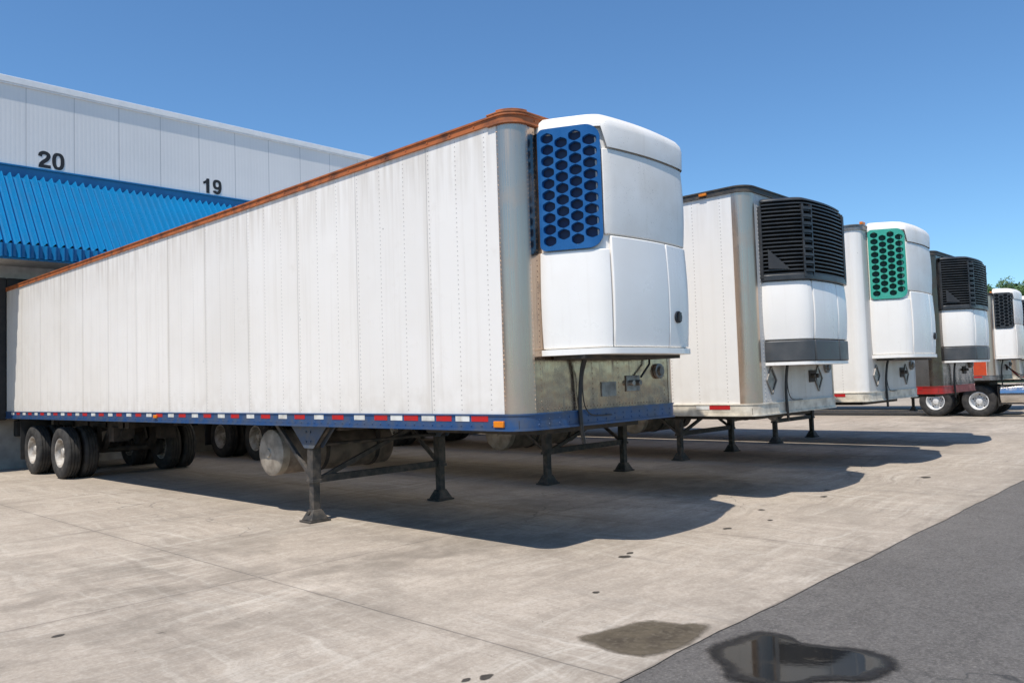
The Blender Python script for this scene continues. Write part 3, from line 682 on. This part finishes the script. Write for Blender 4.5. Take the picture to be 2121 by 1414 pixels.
m.add(vs,fs); m.box((X0,yb+.0,zb_-.32),(X1,yb+.06,zb_-.27)); obj(m,'canopy_fascia','awning2',bd,angle=20,recalc=False)
m=MB(); m.box((X0,yb+.06,4.80),(X1,0,4.84)); obj(m,'canopy_soffit','awn_under',bd)
for k in range(-2,8):
    m=MB(); m.beam((4.66+4.17*k,-1.4,4.76),(4.66+4.17*k,-.0,4.52),.08,.1); obj(m,'canopy_bracket','steel',bd)
m=MB(); m.box((X0,0,4.45),(X1,.3,7.20)); obj(m,'wall','awn_under',bd)
m=MB(); m.box((X0,.0,0),(X1,.3,1.15)); m.box((X0,.02,1.15),(X1,.3,4.45)); obj(m,'lower_wall','conc_wall',bd)
for k in range(-4,7):
    cx=6.75+4.17*k
    m=MB(); m.box((cx-1.25,-.0,1.2),(cx+1.25,.018,4.1))
    for q in range(5): m.box((cx-1.25,-.006,1.25+q*.57),(cx+1.25,-.0,1.27+q*.57))
    obj(m,'dock_door','door',bd)
    m=MB(); m.box((cx-1.62,-.5,1.15),(cx-1.28,-.01,4.45)); m.box((cx+1.28,-.5,1.15),(cx+1.62,-.01,4.45)); m.box((cx-1.28,-.5,4.2),(cx+1.28,-.01,4.45)); obj(m,'dock_seal','seal',bd,.03)
    for s in (-1,1):
        m=MB(); m.box((cx+s*.9-.12,-.25,.75),(cx+s*.9+.12,-.002,1.12)); obj(m,'dock_bumper','seal',bd,.02)
# painted numerals drawn as bold sans outlines
def digit(ch):
    polys=[]
    def ring(cx,cy,a,b,a2,b2,e=2.5,n=40):
        v=[]
        for (A,B) in ((a,b),(a2,b2)):
            for i in range(n):
                th=2*math.pi*i/n; c,s=math.cos(th),math.sin(th); v.append((cx+A*math.copysign(abs(c)**(2/e),c),cy+B*math.copysign(abs(s)**(2/e),s)))
        return v,[(i,(i+1)%n,n+(i+1)%n,n+i) for i in range(n)]
    def stroke(cl,w):
        L_=[];R2=[]; P=[Vector((*p,0)) for p in cl]
        for i,p in enumerate(P):
            d=(P[min(i+1,len(P)-1)]-P[max(i-1,0)]).normalized(); nn=Vector((-d.y,d.x,0)); ww=w[i] if isinstance(w,list) else w
            L_.append((p+nn*ww/2)[:2]);R2.append((p-nn*ww/2)[:2])
        n=len(P); return [tuple(a) for a in L_+R2],[(i,i+1,n+i+1,n+i) for i in range(n-1)]
    if ch=='0': polys.append(ring(.34,.5,.33,.51,.125,.34))
    if ch=='1': polys.append(([(.26,0),(.50,0),(.50,1),(.30,1)],[(0,1,2,3)])); polys.append(([(.30,1),(.25,.87),(.14,.79),(.05,.755),(.05,.585),(.15,.615),(.26,.68)],[(0,1,2,3,4,5,6)])); polys.append(([(.30,1),(.26,.68),(.26,0)],[(0,1,2)]))
    if ch=='2':
        P=catmull([(.115,.66,0),(.16,.82,0),(.34,.90,0),(.53,.83,0),(.56,.68,0),(.46,.50,0),(.27,.33,0),(.14,.16,0)],6); polys.append(stroke([(p.x,p.y) for p in P],.21)); polys.append(([(.03,0),(.68,0),(.68,.19),(.05,.19)],[(0,1,2,3)]))
    if ch=='9':
        polys.append(ring(.33,.67,.32,.34,.115,.165)); P=catmull([(.555,.66,0),(.55,.42,0),(.47,.17,0),(.31,.095,0),(.13,.17,0),(.10,.23,0)],6); polys.append(stroke([(p.x,p.y) for p in P],[.2]*20+[.19]*11))
    return polys
def number(txt,x,z,w,h):
    m=MB(); adv=.74; tot=adv*len(txt); lay=0
    for i,c in enumerate(txt):
        for v,f in digit(c):
            lay+=1
            m.add([((px+i*adv-tot/2+.02)/tot*w,-.004-.0012*lay,(py-.5)*h) for px,py in v],f)
    n=obj(m,'dock_number','black_sign',bd,0,(x,-.0,z),'black number %s on the cladding'%txt)
number('20',6.57,7.52,.63,.42); number('19',10.75,7.52,.60,.42)
# ------------------------------------------------------------------ ground
def struct(o): o['kind']='structure'; return o
m=MB(); m.add([(-400,-400,-.006),(600,-400,-.006),(600,500,-.006),(-400,500,-.006)],[(0,1,2,3)]); struct(obj(m,'ground','asphalt'))
m=MB(); n=500; vs=[];fs=[]
for i in range(n+1):
    x=-40+130*i/n; e_=2.68+.008*math.sin(x*3.1)+.005*math.sin(x*11)+random.uniform(-.005,.005); vs+= [(x,e_,0),(x,21.8,0)]
for i in range(n): fs.append((2*i,2*i+2,2*i+3,2*i+1))
m.add(vs,fs); struct(obj(m,'concrete_apron','concrete',recalc=False))
m=MB(); m.add([(92,-40,.0),(500,-40,.0),(500,400,.0),(92,400,.0)],[(0,1,2,3)]); struct(obj(m,'grass_verge','grass'))
def blob(name,pts,mat,z,label,cat='puddle',grow=1.0):
    P=[Vector((*p,0)) for p in pts]; n=len(P); out=[]
    for i in range(n):
        p0,p1,p2,p3=P[i-1],P[i],P[(i+1)%n],P[(i+2)%n]
        for k in range(6):
            t=k/6; out.append(.5*((2*p1)+(-p0+p2)*t+(2*p0-5*p1+4*p2-p3)*t*t+(-p0+3*p1-3*p2+p3)*t**3))
    c=sum(out,Vector())/len(out); N=len(out)
    m=MB(); m.add([(0,0,0)]+[((p.x-c.x)*grow,(p.y-c.y)*grow,0) for p in out],[(0,i+1,(i+1)%N+1) for i in range(N)])
    me=m.mesh(name,[mat]); at=me.attributes.new('edge','FLOAT','POINT')
    for i in range(N+1): at.data[i].value=0 if i==0 else 1
    o=link(name,me,None,0,(c.x,c.y,z)); o['label']=label; o['category']=cat; return o
stainp=[(4.07,3.31),(4.33,3.26),(4.60,3.19),(4.70,2.98),(4.77,2.80),(4.52,2.73),(4.30,2.72),(4.04,2.79),(3.98,3.0),(4.0,3.15)]
blob('wet_stain',stainp,'stain',.004,'brown damp stain on pale concrete near its edge','stain',1.12)
pud=[(4.36,2.54),(4.62,2.52),(4.84,2.46),(4.87,2.30),(4.80,2.16),(4.86,2.0),(4.90,1.80),(4.80,1.64),(4.60,1.62),(4.42,1.70),(4.28,1.86),(4.08,1.95),(4.02,2.2),(4.20,2.38)]
blob('puddle',pud,'puddle',.005,'shallow water puddle on dark asphalt','puddle',1.13)
def oil(x,y,r,stretch=1.5):
    pts=[(x+math.cos(a)*r*stretch*random.uniform(.6,1.1),y+math.sin(a)*r*random.uniform(.6,1.1)) for a in [i*math.pi/4 for i in range(8)]]
    blob('oil_spot',pts,'oil',.004,'small dark oil spot on concrete','stain',1.3)
for x,y,r in ((6.15,4.45,.05),(6.3,4.5,.03),(13.2,3.9,.08),(3.2,3.3,.035),(3.1,3.36,.02),(9.2,4.6,.04),(10.6,4.4,.05),(11.2,4.6,.04),(7.9,4.35,.04),(2.2,9.8,.07),(8.6,4.2,.03),(5.0,3.9,.025),(1.9,6.2,.03)): oil(x,y,r)
# ------------------------------------------------------------------ trees
tcache=[]
def make_tree(seed,H):
    rn=random.Random(seed); m=MB(); vs=[]
    trunk=[(0,0,0),(.1,.05,H*.2),(-.05,.1,H*.42),(.1,0,H*.62),(0,0,H*.82)]
    def taper(pts,r0,r1,n=8):
        P=catmull(pts,4); N=len(P); v=[];f=[]
        for i,p in enumerate(P):
            r=r0+(r1-r0)*i/(N-1); v+=[(p.x+r*math.cos(2*math.pi*k/n),p.y+r*math.sin(2*math.pi*k/n),p.z) for k in range(n)]
        for j in range(N-1):
            for i in range(n): f.append((j*n+i,j*n+(i+1)%n,(j+1)*n+(i+1)%n,(j+1)*n+i))
        m.add(v,f)
    taper(trunk,H*.03,H*.008); tips=[(0,0,H*.88)]
    for i in range(16):
        a=rn.uniform(0,6.28); z=H*rn.uniform(.25,.75); l=H*rn.uniform(.2,.36); q=(math.cos(a)*l,math.sin(a)*l,z+l*rn.uniform(.3,.8))
        taper([(0,0,z),(q[0]*.5,q[1]*.5,z+(q[2]-z)*.35),q],H*.011,H*.003,6); tips.append(q); tips.append((q[0]*.6,q[1]*.6,z+(q[2]-z)*.7))
    tm=m.mesh('trunk',['bark'])
    lv=[];lf=[]
    for t in tips:
        for s in range(4):
            c=Vector(t)+Vector((rn.gauss(0,1),rn.gauss(0,1),rn.gauss(0,.8)))*H*.06; R_=H*rn.uniform(.04,.085)
            for k in range(60):
                dd=Vector((rn.gauss(0,1),rn.gauss(0,1),rn.gauss(0,1))).normalized()*R_*rn.uniform(.5,1.1); dd.z*=.7; p=c+dd
                a=Vector((rn.gauss(0,1),rn.gauss(0,1),rn.gauss(0,1))).normalized(); b=a.orthogonal().normalized(); w=rn.uniform(.10,.2)
                o=len(lv); lv+=[p-a*w,p-b*w*.6,p+a*w,p+b*w*.6]; lf.append((o,o+1,o+2,o+3))
    cm=D.meshes.new('crown'); cm.from_pydata([tuple(v) for v in lv],[],lf); cm.materials.append(M['leaf'])
    return tm,cm
for i in range(3): tcache.append(make_tree(i+3,12.0))
tp_=[(112,20.5,.98),(104,24.5,1.0),(118,25.5,1.02),(98,17.4,.85),(126,23.5,1.08),(122,29,1.02),(108,29,.95),(131,27,1.05),(115,16.5,.94),(128,19,1.04),(136,31,1.1),(94,20.9,.88),(100,14.5,.76),(120,20,.95)]
for i,(x,y,s) in enumerate(tp_):
    e=empty('tree',None,(x,y,0)); e.rotation_euler=(0,0,i*1.7); e.scale=(s,s,s)
    e['label']='leafy green deciduous tree beyond the trailer yard'; e['category']='tree'; e['group']='trees beyond the yard'
    tm,cm=tcache[i%3]; link('trunk',tm,e); link('crown',cm,e)
# ------------------------------------------------------------------ camera / light
cam=D.cameras.new('camera'); co=D.objects.new('camera',cam); COL.objects.link(co)
cam.sensor_width=36; cam.lens=28.19; cam.clip_end=3000; cam.clip_start=.05
Xc=Vector((.6868,-.0144,-.7266)).normalized(); Yc=Vector((-.7260,-.0582,-.6852)); Yc=(Yc-Xc*Yc.dot(Xc)).normalized(); Zc=Xc.cross(Yc)
mt=Matrix((Xc,Yc,Zc)).to_4x4(); mt.translation=Vector((0,0,1.65)); co.matrix_world=mt
C.scene.camera=co
sd=Vector((.465,.14,-1)).normalized()
sl=D.lights.new('sun','SUN'); sl.energy=4.9; sl.angle=math.radians(.53); sl.color=(1,.945,.87)
so=D.objects.new('sun',sl); COL.objects.link(so); so.rotation_euler=sd.to_track_quat('-Z','Y').to_euler(); so.location=(0,0,30)
w=D.worlds.new('World'); C.scene.world=w; w.use_nodes=True; nt=w.node_tree; bg=nt.nodes['Background']
sk=nt.nodes.new('ShaderNodeTexSky'); sk.sky_type='NISHITA'; sk.sun_disc=False
sk.sun_elevation=math.asin(-sd.z); sk.sun_rotation=math.atan2(-sd.x,-sd.y); sk.air_density=1.0; sk.dust_density=.1; sk.ozone_density=2.0; sk.altitude=0
mx=nt.nodes.new('ShaderNodeMix'); mx.data_type='RGBA'; mx.blend_type='MULTIPLY'; mx.inputs[0].default_value=1; mx.inputs[7].default_value=(.72,1.02,1.24,1)
nt.links.new(sk.outputs[0],mx.inputs[6]); nt.links.new(mx.outputs[2],bg.inputs[0]); bg.inputs[1].default_value=.125
vs=C.scene.view_settings; vs.view_transform='Standard'; vs.look='None'; vs.exposure=0; vs.gamma=1
